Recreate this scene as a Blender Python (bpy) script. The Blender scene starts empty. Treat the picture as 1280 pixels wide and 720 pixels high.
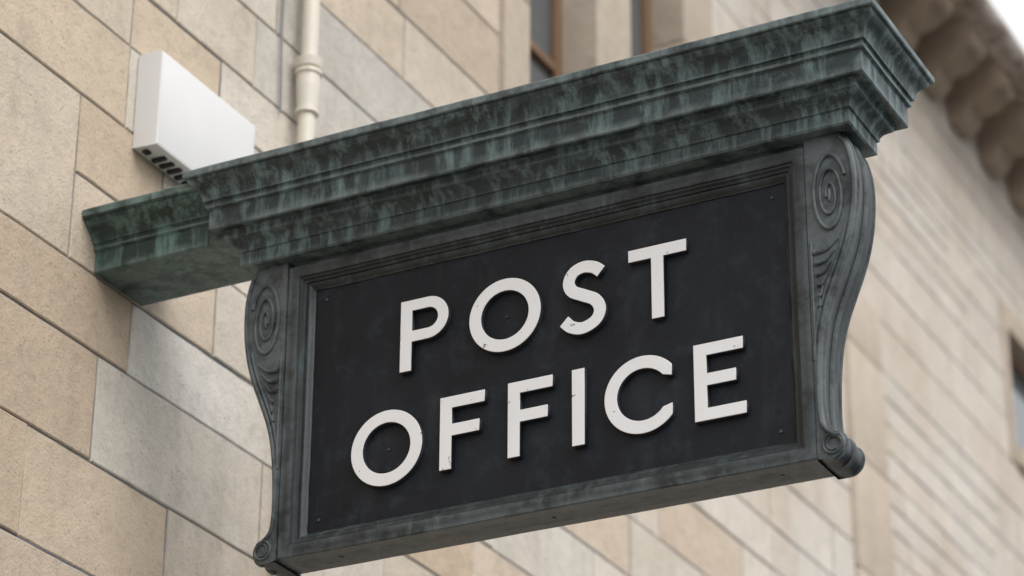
import bpy, bmesh, math, random
from mathutils import Vector, Matrix, noise
random.seed(7)
SC=bpy.context.scene
COL=SC.collection
XW=-0.5977      # wall plane
GZ=-3.95        # ground
# ------------------------------------------------------------------ helpers
def link(ob,parent=None):
    COL.objects.link(ob)
    if parent: ob.parent=parent
    return ob
def empty(name,loc=(0,0,0)):
    e=bpy.data.objects.new(name,None); e.empty_display_size=.1; COL.objects.link(e); return e
def finish(name,bm,mat,parent=None,smooth=35,recalc=True):
    if recalc: bmesh.ops.recalc_face_normals(bm,faces=bm.faces[:])
    me=bpy.data.meshes.new(name); bm.to_mesh(me); bm.free()
    for m in (mat if isinstance(mat,(list,tuple)) else [mat]): me.materials.append(m)
    if smooth is not None:
        for p in me.polygons: p.use_smooth=True
        me.set_sharp_from_angle(angle=math.radians(smooth))
    return link(bpy.data.objects.new(name,me),parent)
def addbox(bm,x0,x1,y0,y1,z0,z1,bev=0.0):
    vs=[bm.verts.new((x,y,z)) for x in (x0,x1) for y in (y0,y1) for z in (z0,z1)]
    fs=[(0,1,3,2),(4,6,7,5),(0,4,5,1),(2,3,7,6),(0,2,6,4),(1,5,7,3)]
    faces=[bm.faces.new([vs[i] for i in f]) for f in fs]
    if bev>0:
        es=set(e for f in faces for e in f.edges)
        bmesh.ops.bevel(bm,geom=list(es),offset=bev,segments=2,affect='EDGES',profile=.6)
def tube(bm,pts,r,seg=8,closed=False,rend=None):
    pts=[Vector(p) for p in pts]; n=len(pts); rings=[]
    up=None
    for i,p in enumerate(pts):
        if closed: t=pts[(i+1)%n]-pts[i-1]
        else: t=pts[min(i+1,n-1)]-pts[max(i-1,0)]
        t.normalize()
        if up is None:
            up=Vector((0,1,0)) if abs(t.y)<.9 else Vector((1,0,0))
        a=(up-t*up.dot(t)).normalized(); b=t.cross(a)
        rr=r if rend is None else r+(rend-r)*i/(n-1)
        rings.append([bm.verts.new(p+a*rr*math.cos(2*math.pi*k/seg)+b*rr*math.sin(2*math.pi*k/seg)) for k in range(seg)])
    m=n if closed else n-1
    for i in range(m):
        A=rings[i];B=rings[(i+1)%n]
        for k in range(seg): bm.faces.new((A[k],A[(k+1)%seg],B[(k+1)%seg],B[k]))
    if not closed:
        bm.faces.new(rings[0][::-1]); bm.faces.new(rings[-1])
def catmull(P,n=8):
    out=[]
    P=[Vector(p) for p in P]
    Q=[P[0]*2-P[1]]+P+[P[-1]*2-P[-2]]
    for i in range(1,len(Q)-2):
        for k in range(n):
            t=k/n
            out.append(.5*((2*Q[i])+(Q[i+1]-Q[i-1])*t+(2*Q[i-1]-5*Q[i]+4*Q[i+1]-Q[i+2])*t*t+(-Q[i-1]+3*Q[i]-3*Q[i+1]+Q[i+2])*t**3))
    out.append(P[-1]); return out
# ------------------------------------------------------------------ materials
class NT:
    def __init__(s,name):
        s.m=bpy.data.materials.new(name); s.m.use_nodes=True; s.t=s.m.node_tree; s.t.nodes.clear()
        s.out=s.n('ShaderNodeOutputMaterial'); s.b=s.n('ShaderNodeBsdfPrincipled'); s.l(s.b.outputs[0],s.out.inputs[0])
        s.co=s.n('ShaderNodeTexCoord').outputs['Object']
    def n(s,k,**kw):
        x=s.t.nodes.new(k)
        for a,v in kw.items(): setattr(x,a,v)
        return x
    def l(s,a,b): s.t.links.new(a,b)
    def noise(s,scale,detail=4,rough=.55,vec=None,stretch=None,dist=0):
        v=vec or s.co
        if stretch:
            mp=s.n('ShaderNodeMapping'); mp.inputs['Scale'].default_value=stretch; s.l(v,mp.inputs['Vector']); v=mp.outputs[0]
        x=s.n('ShaderNodeTexNoise'); x.inputs['Scale'].default_value=scale; x.inputs['Detail'].default_value=detail; x.inputs['Roughness'].default_value=rough
        x.inputs['Distortion'].default_value=dist
        s.l(v,x.inputs['Vector']); return x.outputs['Fac']
    def ramp(s,f,stops):
        r=s.n('ShaderNodeValToRGB'); e=r.color_ramp.elements
        while len(e)<len(stops): e.new(.5)
        for i,(p,c) in enumerate(stops):
            e[i].position=p; e[i].color=(c,c,c,1) if not isinstance(c,tuple) else (*c,1)
        s.l(f,r.inputs[0]); return r.outputs[0]
    def mix(s,f,a,b,mode='MIX'):
        x=s.n('ShaderNodeMix',data_type='RGBA',blend_type=mode)
        for i,v in ((0,f),(6,a),(7,b)):
            if isinstance(v,(int,float)): x.inputs[i].default_value=v
            elif isinstance(v,tuple): x.inputs[i].default_value=(*v,1)
            else: s.l(v,x.inputs[i])
        return x.outputs[2]
    def math(s,op,a,b):
        x=s.n('ShaderNodeMath',operation=op)
        for i,v in ((0,a),(1,b)):
            if isinstance(v,(int,float)): x.inputs[i].default_value=v
            else: s.l(v,x.inputs[i])
        return x.outputs[0]
    def bump(s,h,dist,strength=1.0,prev=None):
        x=s.n('ShaderNodeBump'); x.inputs['Distance'].default_value=dist; x.inputs['Strength'].default_value=strength
        s.l(h,x.inputs['Height'])
        if prev: s.l(prev,x.inputs['Normal'])
        return x.outputs[0]
    def set(s,col=None,rough=None,normal=None,**kw):
        for k,v in (('Base Color',col),('Roughness',rough),('Normal',normal)):
            if v is None: continue
            if isinstance(v,tuple): s.b.inputs[k].default_value=(*v,1)
            elif isinstance(v,(int,float)): s.b.inputs[k].default_value=v
            else: s.l(v,s.b.inputs[k])
        for k,v in kw.items(): s.b.inputs[k].default_value=v
        return s.m
def mat_stone(name='weathered_ashlar',base=None):
    t=NT(name)
    if base is None:
        at=t.n('ShaderNodeAttribute',attribute_name='tint'); c=at.outputs['Color']
    else:
        rg=t.n('ShaderNodeRGB'); rg.outputs[0].default_value=(*base,1); c=rg.outputs[0]
    big=t.noise(1.7,5,.6); med=t.noise(9,6,.65); fine=t.noise(130,3,.7); strk=t.noise(1.0,5,.6,stretch=(7,7,1.3)); mid=t.noise(28,4,.7)
    c=t.mix(t.ramp(big,[(.42,0.),(.72,.36)]),c,(.46,.36,.265),'MIX')
    c=t.mix(t.ramp(strk,[(.54,0.),(.76,.3)]),c,(.30,.26,.22))
    c=t.mix(.35,c,t.ramp(med,[(.3,.72),(.62,1.0)]),'MULTIPLY')
    c=t.mix(.38,c,t.ramp(mid,[(.32,.66),(.50,1.0)]),'MULTIPLY')
    c=t.mix(.42,c,t.ramp(fine,[(.3,.6),(.48,1.0)]),'MULTIPLY')
    vo=t.n('ShaderNodeTexVoronoi'); vo.inputs['Scale'].default_value=60; t.l(t.co,vo.inputs['Vector'])
    pit=t.ramp(vo.outputs['Distance'],[(.08,0.),(.2,1.)])
    pm=t.ramp(med,[(.46,0.),(.6,1.)])
    pitm=t.mix(pm,(1,1,1),pit)
    c=t.mix(.4,c,pitm,'MULTIPLY')
    n1=t.bump(fine,.003,.8); n2=t.bump(mid,.004,.6,n1); n3=t.bump(med,.012,.7,n2); n4=t.bump(pitm,.003,.5,n3)
    return t.set(c,.92,n4,**{'Specular IOR Level':.2})
def mat_mortar():
    t=NT('lime_mortar'); f=t.noise(80,4); g=t.noise(2.5,4)
    c=t.mix(t.ramp(g,[(.36,0.),(.66,1.)]),(.10,.112,.135),(.28,.27,.26))
    c=t.mix(.4,c,t.ramp(f,[(.3,.6),(.7,1.)]),'MULTIPLY')
    return t.set(c,.95,t.bump(f,.002))
def mat_bronze(name,base,light,green,streak_lo,streak_hi,rough=.5,amt=.8,brown=.35,blot=.35,edge=(.16,.19,.195)):
    t=NT(name)
    sp=t.noise(1.0,6,.68,stretch=(30,30,4.5)); big=t.noise(4.5,5,.65); fine=t.noise(80,5,.7); med=t.noise(13,6,.7); bl=t.noise(24,5,.7)
    c=t.mix(t.ramp(med,[(.33,0.),(.66,1.)]),base,light)
    c=t.mix(t.ramp(bl,[(.5,0.),(.68,brown)]),c,(.038,.035,.033))
    m=t.math('MULTIPLY',t.ramp(sp,[(streak_lo,0.),(streak_hi,1.)]),t.ramp(big,[(.36,.2),(.55,1.)]))
    m=t.math('MULTIPLY',m,amt)
    c=t.mix(m,c,green)
    m2=t.math('MULTIPLY',t.ramp(bl,[(.54,0.),(.70,blot)]),t.ramp(big,[(.46,0.),(.62,1.)]))
    c=t.mix(t.math('MULTIPLY',m2,amt),c,tuple(x*1.25 for x in green))
    sc=t.ramp(t.noise(1.0,4,.7,stretch=(14,60,110)),[(.68,0.),(.76,.5)])
    c=t.mix(sc,c,(.17,.19,.20))
    ge=t.n('ShaderNodeNewGeometry')
    ew=t.math('MULTIPLY',t.ramp(ge.outputs['Pointiness'],[(.508,0.),(.545,.7)]),t.ramp(med,[(.38,.15),(.58,1.)]))
    c=t.mix(ew,c,edge)
    c=t.mix(.45,c,t.ramp(fine,[(.3,.5),(.60,1.)]),'MULTIPLY')
    r=t.ramp(med,[(.3,rough-.1),(.7,rough+.15)])
    n=t.bump(fine,.001,.7); n=t.bump(med,.003,.45,n)
    return t.set(c,r,n,**{'Specular IOR Level':.4})
M_stone=mat_stone()
M_trim=mat_stone('dressed_stone',(.52,.45,.37))
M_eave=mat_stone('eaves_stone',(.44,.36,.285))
M_mortar=mat_mortar()
M_bronze=mat_bronze('verdigris_bronze',(.013,.021,.025),(.036,.056,.062),(.165,.245,.25),.465,.66,.5,.95,.3,.4,(.20,.25,.255))
M_bronze_arm=mat_bronze('green_bronze',(.015,.030,.028),(.034,.064,.058),(.15,.26,.235),.46,.66,.5,.9,.4,.5,(.18,.25,.24))
M_bronze_dk=mat_bronze('dark_bronze',(.009,.013,.016),(.025,.033,.037),(.085,.13,.135),.53,.72,.42,.75,.25,.35,(.13,.155,.165))
def mat_panel():
    t=NT('black_sign_paint'); a=t.noise(3.5,5,.6); f=t.noise(60,5,.6); s=t.noise(14,6,.75); d=t.noise(1,4,.6,stretch=(10,10,2.5)); k=t.noise(180,3,.7)
    c=t.mix(t.ramp(a,[(.3,0.),(.7,1.)]),(.003,.005,.009),(.010,.014,.021))
    c=t.mix(t.ramp(s,[(.52,0.),(.74,.65)]),c,(.033,.041,.052))
    c=t.mix(t.ramp(d,[(.55,0.),(.76,.45)]),c,(.037,.043,.052))
    c=t.mix(t.ramp(k,[(.66,0.),(.74,.5)]),c,(.065,.073,.082))
    return t.set(c,t.ramp(s,[(.3,.38),(.7,.65)]),t.bump(s,.003,.6,t.bump(f,.001,.5)),**{'Specular IOR Level':.26})
M_panel=mat_panel()
def mat_white(name,col,chip=(.09,.05,.035),lo=.69,hi=.71,sc=26,dk=.8):
    t=NT(name); a=t.noise(sc,6,.7); b=t.noise(7,4); f=t.noise(120,3)
    c=t.mix(t.ramp(b,[(.3,0.),(.75,.5)]),col,tuple(x*dk for x in col))
    c=t.mix(t.ramp(a,[(lo,0.),(hi,1.)]),c,chip)
    return t.set(c,.45,t.bump(a,.0008,.4,t.bump(f,.0003,.5)))
M_letter=mat_white('white_letter_paint',(.80,.81,.83),(.10,.07,.06),.66,.675,38,.9)
M_lside=NT('letter_edge').set((.035,.035,.04),.6)
M_box=mat_white('white_plastic',(.70,.70,.695),(.45,.42,.37),.66,.78,14,.9)
M_pipe=mat_white('cream_pipe_paint',(.70,.66,.57),(.42,.30,.14),.61,.72,26,.85)
M_dark=NT('vent_dark').set((.02,.02,.02),.8)
def mat_wood():
    t=NT('brown_timber'); g=t.noise(1,5,.6,stretch=(60,60,3))
    return t.set(t.mix(g,(.12,.065,.035),(.25,.155,.09)),.55,t.bump(g,.001))
M_wood=mat_wood()
def mat_glass():
    t=NT('window_glass'); n=t.noise(1.2,3)
    return t.set(t.mix(n,(.05,.065,.075),(.13,.15,.16)),.06,t.bump(n,.01,.2),**{'Specular IOR Level':1.0})
M_glass=mat_glass()
def mat_tile():
    t=NT('roof_slate'); n=t.noise(8,5); return t.set(t.mix(n,(.06,.06,.065),(.13,.12,.115)),.8,t.bump(n,.01))
M_tile=mat_tile()
def mat_iron():
    t=NT('weathered_gutter'); n=t.noise(7,6,.75); return t.set(t.mix(t.ramp(n,[(.4,0.),(.6,1.)]),(.16,.115,.085),(.42,.38,.335)),.7,t.bump(n,.004))
M_gutter=mat_iron()
def mat_ground(name,a,b,sc):
    t=NT(name); n=t.noise(sc,6,.6); f=t.noise(90,3); c=t.mix(n,a,b); c=t.mix(.4,c,f,'MULTIPLY'); return t.set(c,.9,t.bump(f,.004))
M_asph=mat_ground('asphalt',(.045,.045,.048),(.07,.07,.07),1.5)
M_pave=mat_ground('paving_stone',(.25,.24,.22),(.34,.33,.30),2)
# ------------------------------------------------------------------ ground
bm=bmesh.new(); addbox(bm,-150,150,-150,150,GZ-.6,GZ-.13); finish('ground',bm,M_asph,None,None)
bm=bmesh.new()
y=-40.0
while y<60:
    for i in range(4):
        x0=XW+.02+i*.6; addbox(bm,x0,x0+.594,y,y+.894,GZ-.12,GZ,.004)
    y+=.9
addbox(bm,XW+2.43,XW+2.58,-40,60,GZ-.125,GZ+.002,.012)
finish('pavement',bm,M_pave,None)
# ------------------------------------------------------------------ building
B=empty('stone_building')
zl=[GZ]
while zl[-1]<-.75: zl.append(zl[-1]+random.choice([.22,.26,.3]))
zl[-1]=-.58
zl+=[-.32,0.0,.28,.56,.76,1.22,1.46,1.64,1.87,2.1,2.33,2.6,2.85,3.1,3.32,3.55,3.8,4.0,4.2,4.42,4.60,4.76,4.98]
Y0,Y1=-4.5,17.0
ZT=4.98
zones=[(2.05,3.84,2.1,4.2),(7.50,8.66,3.1,4.0),(5.2,5.62,GZ,3.1)]
joints={(.56,.76):[-.75,.085,.80],(.28,.56):[-.04,.72],(0.0,.28):[-.29,.30],(1.22,1.46):[-.6,.0,.40],(1.46,1.64):[-.35,.0,.42,.9]}
blocks=[]
def lay(z0,z1,ya,yb,key=None,lmin=.36,lmax=.85):
    js=[j for j in joints.get(key,[]) if ya<j<yb]
    cuts=[]; y=ya-random.random()*.3
    while y<yb:
        cuts.append(y); y+=random.uniform(lmin,lmax)
    if js:
        cuts=[c for c in cuts if c<min(js)-.35 or c>max(js)+.3]+js
    cuts=sorted(c for c in cuts if ya+.08<c<yb-.08)
    e=[ya]+cuts+[yb]
    for a,b in zip(e,e[1:]): blocks.append((a,b,z0,z1))
for z0,z1 in zip(zl,zl[1:]):
    iv=[(Y0,Y1)]
    for a,b,c,d in zones:
        if c<z1-.01 and d>z0+.01:
            nv=[]
            for p,q in iv:
                if p<a: nv.append((p,min(a,q)))
                if q>b: nv.append((max(b,p),q))
            iv=[v for v in nv if v[1]-v[0]>.01]
    for p,q in iv:
        if abs(z0-.76)<.01 and p<-1:
            lay(z0,z1,p,-.9); blocks.append((-.9,-.19,z0,z1))
            lay(z0,1.0,-.19,min(q,5.2)); lay(1.0,z1,-.19,min(q,5.2)); continue
        if q>4.3:
            m=max(p,4.3)
            if p<m: lay(z0,z1,p,m,(round(z0,2),round(z1,2)))
            y=m
            while y<q-.01:
                y2=min(q,y+random.uniform(1.2,3))
                if q-y2<.4: y2=q
                if random.random()<.4 and z1-z0>.19:
                    zm=z0+(z1-z0)*.5; lay(z0,zm,y,y2,None,.25,.55); lay(zm,z1,y,y2,None,.25,.55)
                else: lay(z0,z1,y,y2,None,.3,.65)
                y=y2
        else: lay(z0,z1,p,q,(round(z0,2),round(z1,2)))
bm=bmesh.new(); cl=bm.loops.layers.float_color.new('tint')
warm=[(.56,.455,.345),(.595,.495,.38),(.54,.45,.355),(.59,.51,.41),(.58,.465,.355)]
pale=[(.63,.585,.51),(.645,.60,.525),(.65,.61,.545),(.615,.55,.465),(.60,.51,.41),(.64,.59,.515)]
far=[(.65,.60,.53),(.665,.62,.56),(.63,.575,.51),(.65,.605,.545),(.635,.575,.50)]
for a,b,z0,z1 in blocks:
    yc=(a+b)/2; zc=(z0+z1)/2
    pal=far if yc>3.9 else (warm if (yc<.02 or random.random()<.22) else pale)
    if .85<yc<1.5 and 1.5<zc<2.2: pal=[(.56,.53,.48),(.58,.55,.50)]
    if .085<=a<.2 and abs(z0-.56)<.01: pal=[(.66,.63,.58)]
    c=Vector(random.choice(pal))*random.uniform(.94,1.04)
    g=.0031; ch=.0035; j=lambda s:random.uniform(-s,s)
    px=XW+random.uniform(-.002,.002)
    o=[(a+g,z0+g),(b-g,z0+g),(b-g,z1-g),(a+g,z1-g)]; o=[(p+j(.0018),q+j(.0018)) for p,q in o]
    ring=[]; rin=[]
    for k in range(4):
        (p0,q0),(p1,q1)=o[k],o[(k+1)%4]; m=max(2,int(math.hypot(p1-p0,q1-q0)/.05))
        for i in range(m):
            t_=i/m; P=p0+(p1-p0)*t_; Q=q0+(q1-q0)*t_
            nn=noise.noise_vector(Vector((P*14,Q*14,yc*3+zc)))*.0022
            P+=nn.x;Q+=nn.y
            ring.append((P,Q)) 
            fx=max(0,1-min(abs(P-a),abs(b-P))/.02) ; fz=max(0,1-min(abs(Q-z0),abs(z1-Q))/.02)
            rin.append((P+(ch if P<yc else -ch)*min(1,fx*1.4),Q+(ch if Q<zc else -ch)*min(1,fz*1.4)))
    n=len(ring)
    A=[bm.verts.new((XW-.03,p,q)) for p,q in ring]
    Bv=[bm.verts.new((px-.003,p,q)) for p,q in ring]
    Cv=[bm.verts.new((px,p,q)) for p,q in rin]
    fs=[bm.faces.new(Cv)]
    for k in range(n):
        fs.append(bm.faces.new((A[k],A[(k+1)%n],Bv[(k+1)%n],Bv[k])))
        fs.append(bm.faces.new((Bv[k],Bv[(k+1)%n],Cv[(k+1)%n],Cv[k])))
    for f in fs:
        for l in f.loops: l[cl]=(*c,1)
finish('ashlar_wall',bm,M_stone,B,None,recalc=False)
bm=bmesh.new()
def mort(y0,y1,z0,z1,d=.0045): addbox(bm,XW-.35,XW-d,y0,y1,z0,z1)
mort(Y0,2.05,GZ,ZT); mort(2.05,3.84,GZ,2.1); mort(2.05,3.84,4.2,ZT); mort(3.84,7.50,GZ,ZT)
mort(7.50,8.66,GZ,3.1); mort(7.50,8.66,4.0,ZT); mort(8.66,Y1,GZ,ZT)
finish('mortar_core',bm,M_mortar,B,None)
bm=bmesh.new(); z=GZ
while z<3.09:
    h=min(.52,3.1-z); addbox(bm,XW-.03,XW+.024,5.2,5.62,z+.003,z+h-.003,.006); z+=h
finish('stone_pilaster',bm,mat_stone('pinkish_stone',(.58,.50,.42)),B)
# windows
W=empty('mullioned_window'); W.parent=B
bm=bmesh.new()
for a,b in ((2.05,2.24),(2.76,3.06),(3.55,3.84)):
    z=2.25
    while z<3.94:
        h=min(.57,3.95-z); addbox(bm,XW-.30,XW+.018,a+.002,b-.002,z+.002,z+h-.002,.008); z+=h
addbox(bm,XW-.30,XW+.05,2.0,3.89,2.1,2.248,.01)
for a,b in ((2.05,2.9),(2.904,3.84)): addbox(bm,XW-.30,XW+.02,a,b,3.952,4.2,.008)
finish('window_surround',bm,M_trim,W)
def casement(bmw,bmg,a,b,z0,z1,xf,rail=None):
    w=.045
    for (p,q,r,s) in ((a,a+w,z0,z1),(b-w,b,z0,z1),(a+w,b-w,z0,z0+w),(a+w,b-w,z1-w,z1)): addbox(bmw,xf-.05,xf,p,q,r,s,.004)
    if rail: addbox(bmw,xf-.045,xf-.004,a+w,b-w,rail-.018,rail+.018,.004)
    addbox(bmg,xf-.034,xf-.028,a+w,b-w,z0+w,z1-w)
bw=bmesh.new(); bg=bmesh.new()
casement(bw,bg,2.242,2.758,2.25,3.95,XW-.12,2.86); casement(bw,bg,3.062,3.548,2.25,3.95,XW-.12,2.86)
casement(bw,bg,7.58,8.58,3.2,3.86,XW-.07,None)
finish('timber_casements',bw,M_wood,W); finish('glazing',bg,M_glass,W)
bm=bmesh.new()
addbox(bm,XW-.30,XW+.012,7.502,7.58,3.102,3.998,.008); addbox(bm,XW-.30,XW+.012,8.58,8.658,3.102,3.998,.008)
addbox(bm,XW-.30,XW+.012,7.582,8.578,3.86,3.998,.006); addbox(bm,XW-.30,XW+.03,7.582,8.578,3.102,3.20,.006)
finish('side_window_surround',bm,M_trim,W)
# eaves
bm=bmesh.new()
addbox(bm,XW-.3,XW+.02,Y0,Y1,4.982,5.04,.01)
addbox(bm,XW+.022,XW+.36,Y0,Y1,4.985,5.03,.008)
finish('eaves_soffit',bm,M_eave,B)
bm=bmesh.new(); y=Y0+.2
prof=[(0,4.70),(.03,4.695),(.07,4.71),(.10,4.745),(.115,4.79),(.15,4.80),(.20,4.81),(.25,4.84),(.285,4.885),(.29,4.92),(.315,4.93),(.315,4.984),(0,4.984)]
while y<Y1-.2:
    n=len(prof); yo=random.uniform(-.02,.02)
    rows=[]
    for f in (0,.35,.65,1.0):
        row=[]
        for p,z in prof:
            bul=.012*(1-abs(f-.5)*2) if p>.001 else 0
            w_=.25 if z>4.9 else .20
            row.append(bm.verts.new((XW+.003+p+bul,y+yo+(f-.5)*w_,z)))
        rows.append(row)
    bm.faces.new(rows[0]); bm.faces.new(rows[-1][::-1])
    for A_,C_ in zip(rows,rows[1:]):
        for k in range(n): bm.faces.new((A_[k],A_[(k+1)%n],C_[(k+1)%n],C_[k]))
    y+=.47
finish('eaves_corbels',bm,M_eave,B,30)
bm=bmesh.new()
tube(bm,[(XW+.41,Y0+i*(Y1-Y0)/60,4.86+.004*math.sin(i*1.7)) for i in range(61)],.072,16)
y=Y0+.6
while y<Y1: tube(bm,[(XW+.41,y,4.86),(XW+.41,y+.07,4.86)],.085,16); y+=1.8
finish('gutter',bm,M_gutter,B)
bm=bmesh.new()
for i in range(14):
    x0=XW+.40-i*.3; z0=5.04+i*.2
    vs=[bm.verts.new(v) for v in ((x0,Y0,z0),(x0,Y1,z0),(x0-.34,Y1,z0+.222),(x0-.34,Y0,z0+.222),(x0,Y0,z0-.03),(x0,Y1,z0-.03))]
    bm.faces.new(vs[:4]); bm.faces.new((vs[4],vs[5],vs[1],vs[0]))
finish('slate_roof',bm,M_tile,B,None)
bm=bmesh.new(); addbox(bm,XW-8,XW-.36,Y0,Y0+.3,GZ,4.98); addbox(bm,XW-8,XW-.36,Y1-.3,Y1,GZ,4.98); addbox(bm,XW-8,XW-7.7,Y0+.31,Y1-.31,GZ,4.98)
finish('rear_walls',bm,M_trim,B,None)
# ------------------------------------------------------------------ drain pipe
bm=bmesh.new(); px,py=XW+.05,.785
tube(bm,[(px,py,GZ+.02),(px,py,4.8)],.0245,24)
for zc in (-2.6,-.4,1.74,3.7):
    tube(bm,[(px,py,zc-.085),(px,py,zc-.01)],.029,24,rend=.034)
    tube(bm,[(px,py,zc-.01),(px,py,zc+.03)],.034,24)
    tube(bm,[(px,py,zc+.03),(px,py,zc+.042)],.039,24); tube(bm,[(px,py,zc+.052),(px,py,zc+.078)],.036,24,rend=.041)
    tube(bm,[(px,py,zc-.098),(px,py,zc-.085)],.034,24)
finish('drain_pipe',bm,M_pipe,None)
bm=bmesh.new()
cab=catmull([Vector((XW+.012,.70,z)) + Vector((0,.006*math.sin(z*9),0)) for z in (1.62,1.70,1.80,1.92,2.1,2.4,2.8,3.4,4.2,4.9)],6)
tube(bm,cab,.0035,8)
finish('wall_cable',bm,NT('cable_sheath').set((.20,.21,.23),.5),None)
# ------------------------------------------------------------------ white box
X=empty('alarm_box')
bm=bmesh.new(); bx=XW+.002
lo=[(bx,.035,1.175),(bx,.49,1.175),(bx,.49,1.45),(bx,.035,1.45)]
md=[(bx+.066,.035,1.17),(bx+.066,.49,1.17),(bx+.066,.49,1.45),(bx+.066,.035,1.45)]
m2=[(bx+.072,.037,1.172),(bx+.072,.488,1.172),(bx+.072,.488,1.448),(bx+.072,.037,1.448)]
fr=[(bx+.075,.043,1.178),(bx+.075,.482,1.178),(bx+.075,.482,1.442),(bx+.075,.043,1.442)]
Ls=[[bm.verts.new(v) for v in L] for L in (lo,md,m2,fr)]
for A,C in zip(Ls,Ls[1:]):
    for k in range(4): bm.faces.new((A[k],A[(k+1)%4],C[(k+1)%4],C[k]))
bm.faces.new(Ls[-1]); bm.faces.new(Ls[0][::-1])
finish('cover',bm,M_box,X)
bm=bmesh.new()
for i in range(10): addbox(bm,bx+.014,bx+.054,.10+i*.035,.115+i*.035,1.165,1.171)
addbox(bm,bx+.02,bx+.035,.05,.07,1.165,1.171)
finish('vent_slots',bm,M_dark,X,None)
# ------------------------------------------------------------------ sign
S=empty('post_office_sign')
YM=.0215; XC=.6
def wob(v,a=.0012):
    n=noise.noise_vector(Vector(v)*7.0)+noise.noise_vector(Vector(v)*30.0)*.35; return (v[0]+n.x*a,v[1]+n.y*a,v[2]+n.z*a)
def cornice(name,HL,HD,prof,mat,nseg=110):
    bm=bmesh.new(); loops=[]
    for p,z in prof:
        hx=HL+p; hy=HD+p; L=[]
        for i in range(nseg): L.append((XC-hx+2*hx*i/nseg,YM-hy,z))
        for i in range(14): L.append((XC+hx,YM-hy+2*hy*i/14,z))
        for i in range(nseg): L.append((XC+hx-2*hx*i/nseg,YM+hy,z))
        for i in range(14): L.append((XC-hx,YM+hy-2*hy*i/14,z))
        loops.append([bm.verts.new(wob(v)) for v in L])
    n=len(loops[0])
    for A,C in zip(loops,loops[1:]):
        for k in range(n): bm.faces.new((A[k],A[(k+1)%n],C[(k+1)%n],C[k]))
    bm.faces.new(loops[0][::-1]); bm.faces.new(loops[-1])
    return finish(name,bm,mat,S,32)
prof=[(-.004,.696),(0,.700),(0,.730),(.005,.733),(.006,.742),(.012,.752),(.022,.760),(.030,.765),(.032,.778),(.036,.781),(.054,.781),(.057,.784),
 (.057,.808),(.057,.832),(.060,.836),(.064,.838),(.065,.844),(.063,.849),(.064,.853),(.070,.855),(.071,.860),
 (.072,.868),(.075,.876),(.080,.884),(.087,.890),(.094,.896),(.098,.902),(.100,.908),(.105,.909),(.1076,.912),(.1076,.926),(.105,.930),(.0,.945)]
cornice('cornice',.781,.087,prof,M_bronze)
bm=bmesh.new()
ap=[(-.003,.764),(0,.767),(0,.792),(0,.818),(.004,.821),(.008,.823),(.009,.829),(.007,.833),(.010,.837),(.014,.838),(.018,.846),(.026,.856),(.038,.866),(.048,.873),(.053,.880),(.055,.886),(.061,.887),(.0666,.890),(.0666,.906),(.064,.910)]
nx=40; rows=[]
for i in range(nx+1):
    x=XW+.001+(-.12-XW)*i/nx
    L=[(x,YM-.1064-p,z) for p,z in ap]+[(x,YM,.918)]+[(x,YM+.1064+p,z) for p,z in reversed(ap)]
    rows.append([bm.verts.new(wob(v)) for v in L])
n=len(rows[0])
for A,C in zip(rows,rows[1:]):
    for k in range(n): bm.faces.new((A[k],A[(k+1)%n],C[(k+1)%n],C[k]))
bm.faces.new(rows[0]); bm.faces.new(rows[-1][::-1])
finish('wall_arm',bm,M_bronze_arm,S,32)
def frame(name,sgn,y0):
    fp=[(0,.004),(0,-.003),(.004,-.006),(.008,-.013),(.011,-.015),(.016,-.015),(.017,-.019),(.022,-.021),(.025,-.026),(.029,-.027),(.031,-.031),(.033,-.032),(.046,-.0325),(.059,-.032),(.062,-.029),(.062,.045)]
    bm=bmesh.new(); loops=[]
    for o,y in fp:
        c=[(-o,-o),(1.2+o,-o),(1.2+o,.62+o),(-o,.62+o)]; L=[]
        for k in range(4):
            a=c[k];b=c[(k+1)%4]; m=70 if k%2==0 else 36
            for i in range(m): L.append((a[0]+(b[0]-a[0])*i/m,y0+sgn*y,a[1]+(b[1]-a[1])*i/m))
        loops.append([bm.verts.new(wob(v,.0009)) for v in L])
    n=len(loops[0])
    for A,C in zip(loops,loops[1:]):
        for k in range(n): bm.faces.new((A[k],A[(k+1)%n],C[(k+1)%n],C[k]))
    finish(name,bm,M_bronze_dk,S,32)
frame('front_frame',1,0.0); frame('back_frame',-1,.043)
bm=bmesh.new(); addbox(bm,-.059,1.259,.0045,.0385,-.058,.70); addbox(bm,-.055,1.255,-.018,.061,.678,.70)
finish('core',bm,M_bronze_dk,S,None)
bm=bmesh.new()
nx,nz=60,30
g=[[bm.verts.new((.0005+1.199*i/nx,noise.noise(Vector((i*.15,0,j*.15)))*.0014,.0005+.619*j/nz)) for j in range(nz+1)] for i in range(nx+1)]
for i in range(nx):
    for j in range(nz): bm.faces.new((g[i][j],g[i+1][j],g[i+1][j+1],g[i][j+1]))
finish('sign_panel',bm,M_panel,S,60,recalc=False)
bm=bmesh.new(); addbox(bm,.001,1.199,.0395,.0435,.001,.619); finish('back_panel',bm,M_panel,S,None)
bm=bmesh.new()
for x in (.08,.62,1.16): tube(bm,[(x,.02,-.0615),(x,.02,-.064)],.005,12)
finish('rail_screws',bm,M_bronze_dk,S)
bm=bmesh.new()
for x,z in ((.5125,.4405),(.2105,.170),(.03,.03),(1.17,.03),(.03,.59),(1.17,.59)): tube(bm,[(x,.001,z),(x,-.003,z)],.0035,10)
finish('panel_screws',bm,M_bronze_dk,S)
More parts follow.
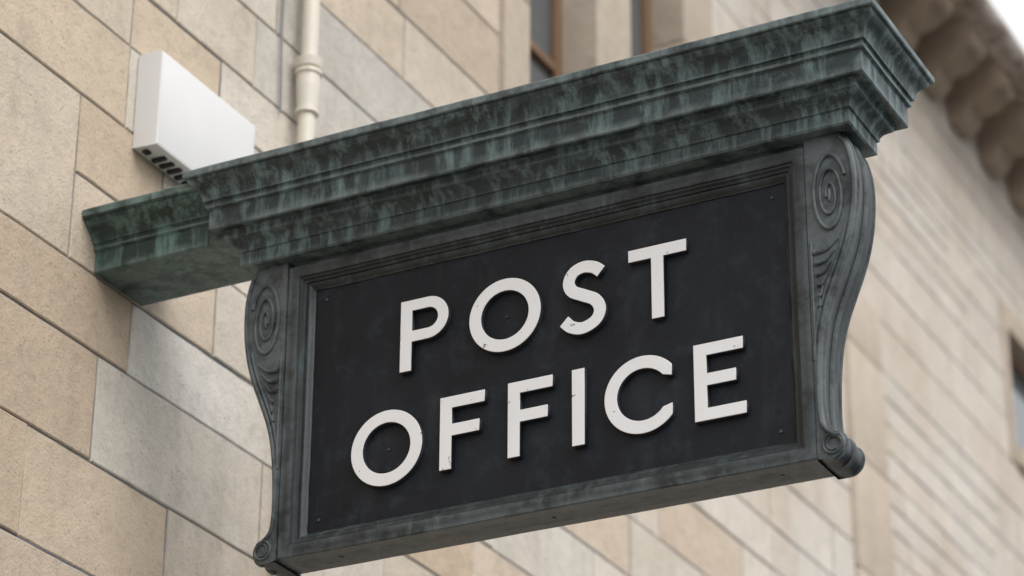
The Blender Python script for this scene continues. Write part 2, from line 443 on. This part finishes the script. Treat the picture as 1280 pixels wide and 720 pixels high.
# consoles
KU=[(.085,.694),(.104,.665),(.115,.62),(.118,.57),(.114,.51),(.103,.45),(.086,.395),(.064,.34),(.043,.285),(.029,.23),(.021,.17),(.017,.11),(.0165,.05),(.022,.012),(.038,-.006),(.054,-.014),(.062,-.032),(.058,-.052),(.043,-.066),(.022,-.068),(.003,-.064)]
outer=[(p.x,p.y) for p in catmull([Vector((u,z,0)) for u,z in KU],6)]
def inset(path,d):
    out=[]
    for i in range(len(path)):
        a=Vector(path[max(i-1,0)]);b=Vector(path[min(i+1,len(path)-1)]); t=(b-a).normalized()
        p=Vector(path[i])+Vector((t.y,-t.x))*d; out.append((p.x,p.y))
    return out
def console(name,side):
    ex=1.2625 if side>0 else -.0625
    X_=lambda u:ex+side*u
    yf,yb=-.036,.079
    bm=bmesh.new()
    ys=[(yf,-.004),(yf+.004,0),(yf+.03,0),(.02,-.003),(yb-.03,0),(yb-.004,0),(yb,-.004)]
    N=len(outer)
    loops=[];inn=[]
    for yy,d in ys:
        loops.append([bm.verts.new((X_(max(.001,p[0]+d)),yy,p[1])) for p in outer])
    for A,C in zip(loops,loops[1:]):
        for k in range(N-1): bm.faces.new((A[k],A[k+1],C[k+1],C[k]))
    for L,yy in ((loops[0],yf),(loops[-1],yb)):
        I=[bm.verts.new((X_(0),yy,p[1])) for p in outer]
        for k in range(N-1): bm.faces.new((L[k],L[k+1],I[k+1],I[k]))
        inn.append(I)
    for k in range(N-1): bm.faces.new((inn[0][k],inn[0][k+1],inn[1][k+1],inn[1][k]))
    for yy in (yf-.001,yb+.001):
        end=6*12+2
        o1=inset(outer,-.008)
        if o1[30][0]>outer[30][0]: o1=inset(outer,.008)
        o1=o1[2:end+16]
        tube(bm,[(X_(max(.003,u)),yy,z) for u,z in o1],.0048,8)
        tube(bm,[(X_(max(.004,u-.011)),yy,z) for u,z in o1[26:end-14]],.0034,8)
        cu,cz=.054,.545; sp=[]
        for i in range(150):
            th=i/150*2*math.pi*2.5; r=1-.34*th/(2*math.pi)
            sp.append((X_(cu+.041*r*math.cos(th+.4)),yy-.001*(1 if yy<0 else -1),cz+.105*r*math.sin(th+.4)))
        tube(bm,sp,.0048,8,rend=.003)
        bmesh.ops.create_uvsphere(bm,u_segments=12,v_segments=8,radius=1,matrix=Matrix.Translation((X_(cu),yy,cz))@Matrix.Diagonal((.005,.004,.018,1)))
        for i in range(6):
            z0=.425-i*.026; u0=.012+.002*i; u1=max(.022,.070-i*.010)
            pts=catmull([Vector((X_(u0),yy,z0-.012)),Vector((X_((u0+u1)/2),yy,z0-.010)),Vector((X_(u1),yy,z0+.012))],6)
            tube(bm,pts,.0062,8,rend=.002)
        tube(bm,[(X_(.007),yy,.44-.02*i) for i in range(20)],.0035,8)
        sp=[]
        for i in range(60):
            th=i/60*2*math.pi*1.6; r=.024*(1-.5*i/60)
            sp.append((X_(.036+r*math.cos(th+1.6)),yy,-.036+r*math.sin(th+1.6)))
        tube(bm,sp,.0042,8,rend=.0025)
    for yy in (yf+.010,yb-.010):
        tube(bm,[(X_(u),yy,z) for u,z in outer[1:-10]],.004,8)
    tube(bm,[(X_(u-.002),(yf+yb)/2,z) for u,z in outer[1:-10]],.007,8)
    finish(name,bm,M_bronze_dk,S,40)
console('scroll_console_1',1); console('scroll_console_2',-1)
# letters
def letter(name,outlines,parent):
    cu=bpy.data.curves.new(name,'CURVE'); cu.dimensions='2D'; cu.fill_mode='BOTH'; cu.extrude=.0065; cu.bevel_depth=.0009; cu.bevel_resolution=1; cu.offset=-.0009
    for o in outlines:
        sp=cu.splines.new('POLY'); sp.points.add(len(o)-1)
        for p,(x,z) in zip(sp.points,o): p.co=(x,z,0,1)
        sp.use_cyclic_u=True
    tmp=bpy.data.objects.new('tmp',cu); COL.objects.link(tmp); bpy.context.view_layer.update()
    me=bpy.data.meshes.new_from_object(tmp.evaluated_get(bpy.context.evaluated_depsgraph_get()))
    bpy.data.objects.remove(tmp)
    for v in me.vertices: v.co=(v.co.x,-.0075-v.co.z,v.co.y)
    me.materials.clear(); me.materials.append(M_letter); me.materials.append(M_lside)
    me.update()
    for p in me.polygons: p.material_index=0 if abs(p.normal.y)>.35 and p.center.y<-.009 else 1
    me.name=name
    ob=bpy.data.objects.new(name,me); link(ob,parent)
w=.0305
def ring(cx,cz,r,n=72,sx=1): return [(cx+sx*r*math.cos(2*math.pi*i/n),cz+r*math.sin(2*math.pi*i/n)) for i in range(n)]
LT=empty('lettering'); LT.parent=S
def Lo(nm,cx,cz,r): letter(nm,[ring(cx,cz,r),ring(cx,cz,r-w)[::-1]],LT)
def Lf(nm,x0,x1,z0,z1,xm):
    zm=z0+(z1-z0)*.54; h=w/2
    letter(nm,[[(x0,z0),(x0+w,z0),(x0+w,zm-h),(xm,zm-h),(xm,zm+h-.002),(x0+w,zm+h-.002),(x0+w,z1-w+.002),(x1,z1-w+.002),(x1,z1),(x0,z1)]],LT)
z0,z1=.351,.531
bz=.424; r=(z1-bz)/2; cx=.366-r
arc=[(cx+r*math.sin(a),bz+r-r*math.cos(a)) for a in [math.pi*i/24 for i in range(25)]]
ri=r-w+.003
arci=[(cx+ri*math.sin(a),bz+r-ri*math.cos(a)) for a in [math.pi*i/24 for i in range(25)]]
letter('letter_p',[[(.240,z0),(.240+w,z0),(.240+w,bz)]+arc+[(.240,z1)],([(.240+w,bz+r-ri)]+arci+[(.240+w,bz+r+ri)])[::-1]],LT)
Lo('letter_o',.5125,.4405,.0915)
cp=[(.756,.497),(.738,.511),(.712,.517),(.687,.508),(.675,.485),(.684,.462),(.712,.446),(.741,.429),(.7525,.403),(.741,.378),(.710,.3655),(.682,.373),(.663,.391)]
cc=[(p.x,p.y) for p in catmull([Vector((a,b,0)) for a,b in cp],8)]
A=inset(cc,w/2*.97); C_=inset(cc,-w/2*.97); letter('letter_s',[A+C_[::-1]],LT)
letter('letter_t',[[(.824,z1-w+.001),(.8797,z1-w+.001),(.8797,z0),(.9103,z0),(.9103,z1-w+.001),(.966,z1-w+.001),(.966,z1),(.824,z1)]],LT)
z0,z1=.083,.265
Lo('letter_o.001',.2105,.170,.093)
Lf('letter_f',.349,.463,z0+.004,z1,.450); Lf('letter_f.001',.522,.634,z0+.002,z1+.002,.622)
letter('letter_i',[[(.682,z0),(.713,z0),(.713,z1+.002),(.682,z1+.002)]],LT)
r=.0925; cx,cz=.854,.174; n=60; a0=math.radians(39.9)
o=[(cx+r*math.cos(a0+(2*math.pi-2*a0)*i/n),cz+r*math.sin(a0+(2*math.pi-2*a0)*i/n)) for i in range(n+1)]
rr=r-w; a1=math.radians(38)
ii=[(cx+rr*math.cos(a1+(2*math.pi-2*a1)*i/n),cz+rr*math.sin(a1+(2*math.pi-2*a1)*i/n)) for i in range(n+1)]
letter('letter_c',[o+[(.925,.174-.033)]+ii[::-1]+[(.925,.174+.033)]],LT)
x0=.977; zm=.179; h=w/2-.001
letter('letter_e',[[(x0,z0),(1.098,z0),(1.098,z0+w-.002),(x0+w,z0+w-.002),(x0+w,zm-h),(1.076,zm-h),(1.076,zm+h),(x0+w,zm+h),(x0+w,z1-w+.002),(1.094,z1-w+.002),(1.094,z1),(x0,z1)]],LT)
# ------------------------------------------------------------------ light (bright overcast)
sd=Vector((.90,-.44,0)).normalized(); el=math.radians(46)
sdir=Vector((sd.x*math.cos(el),sd.y*math.cos(el),math.sin(el)))
w_=bpy.data.worlds.new('World'); SC.world=w_; w_.use_nodes=True; nt=w_.node_tree
bg=nt.nodes['Background']; sk=nt.nodes.new('ShaderNodeTexSky'); sk.sky_type='NISHITA'; sk.sun_disc=False
sk.sun_elevation=el; sk.sun_rotation=math.atan2(sdir.x,sdir.y); sk.dust_density=6; sk.air_density=1.2
hs=nt.nodes.new('ShaderNodeHueSaturation'); hs.inputs['Saturation'].default_value=.35
mx=nt.nodes.new('ShaderNodeMix'); mx.data_type='RGBA'; mx.inputs[0].default_value=.78; mx.inputs[7].default_value=(8.6,8.6,8.7,1)
nt.links.new(sk.outputs[0],hs.inputs['Color']); nt.links.new(hs.outputs[0],mx.inputs[6]); nt.links.new(mx.outputs[2],bg.inputs[0]); bg.inputs[1].default_value=.15
sl=bpy.data.lights.new('sun','SUN'); sl.energy=1.95; sl.angle=math.radians(42); sl.color=(1,.975,.94)
so=bpy.data.objects.new('sun',sl); link(so); so.rotation_euler=(-sdir).to_track_quat('-Z','Y').to_euler(); so.location=(4,-4,8)
# ------------------------------------------------------------------ camera
yaw,pit,rol=.4813,.4568,.0061
F=Vector((-math.sin(yaw)*math.cos(pit),math.cos(yaw)*math.cos(pit),math.sin(pit))); R=Vector((math.cos(yaw),math.sin(yaw),0)); U=R.cross(F)
R2=R*math.cos(rol)+U*math.sin(rol); U2=-R*math.sin(rol)+U*math.cos(rol)
cd=bpy.data.cameras.new('camera'); co=bpy.data.objects.new('camera',cd); link(co)
M=Matrix((( R2.x,U2.x,-F.x,3.2245),(R2.y,U2.y,-F.y,-5.1721),(R2.z,U2.z,-F.z,-2.3554),(0,0,0,1)))
co.matrix_world=M; cd.sensor_width=36; cd.lens=3551.4/1280*36; cd.clip_end=500; cd.clip_start=.1
cd.dof.use_dof=True; cd.dof.focus_distance=(Vector((.62,-.02,.3))-Vector((3.2245,-5.1721,-2.3554))).dot(F); cd.dof.aperture_fstop=2.7
SC.camera=co
SC.view_settings.view_transform='Standard'; SC.view_settings.look='None'; SC.view_settings.exposure=0
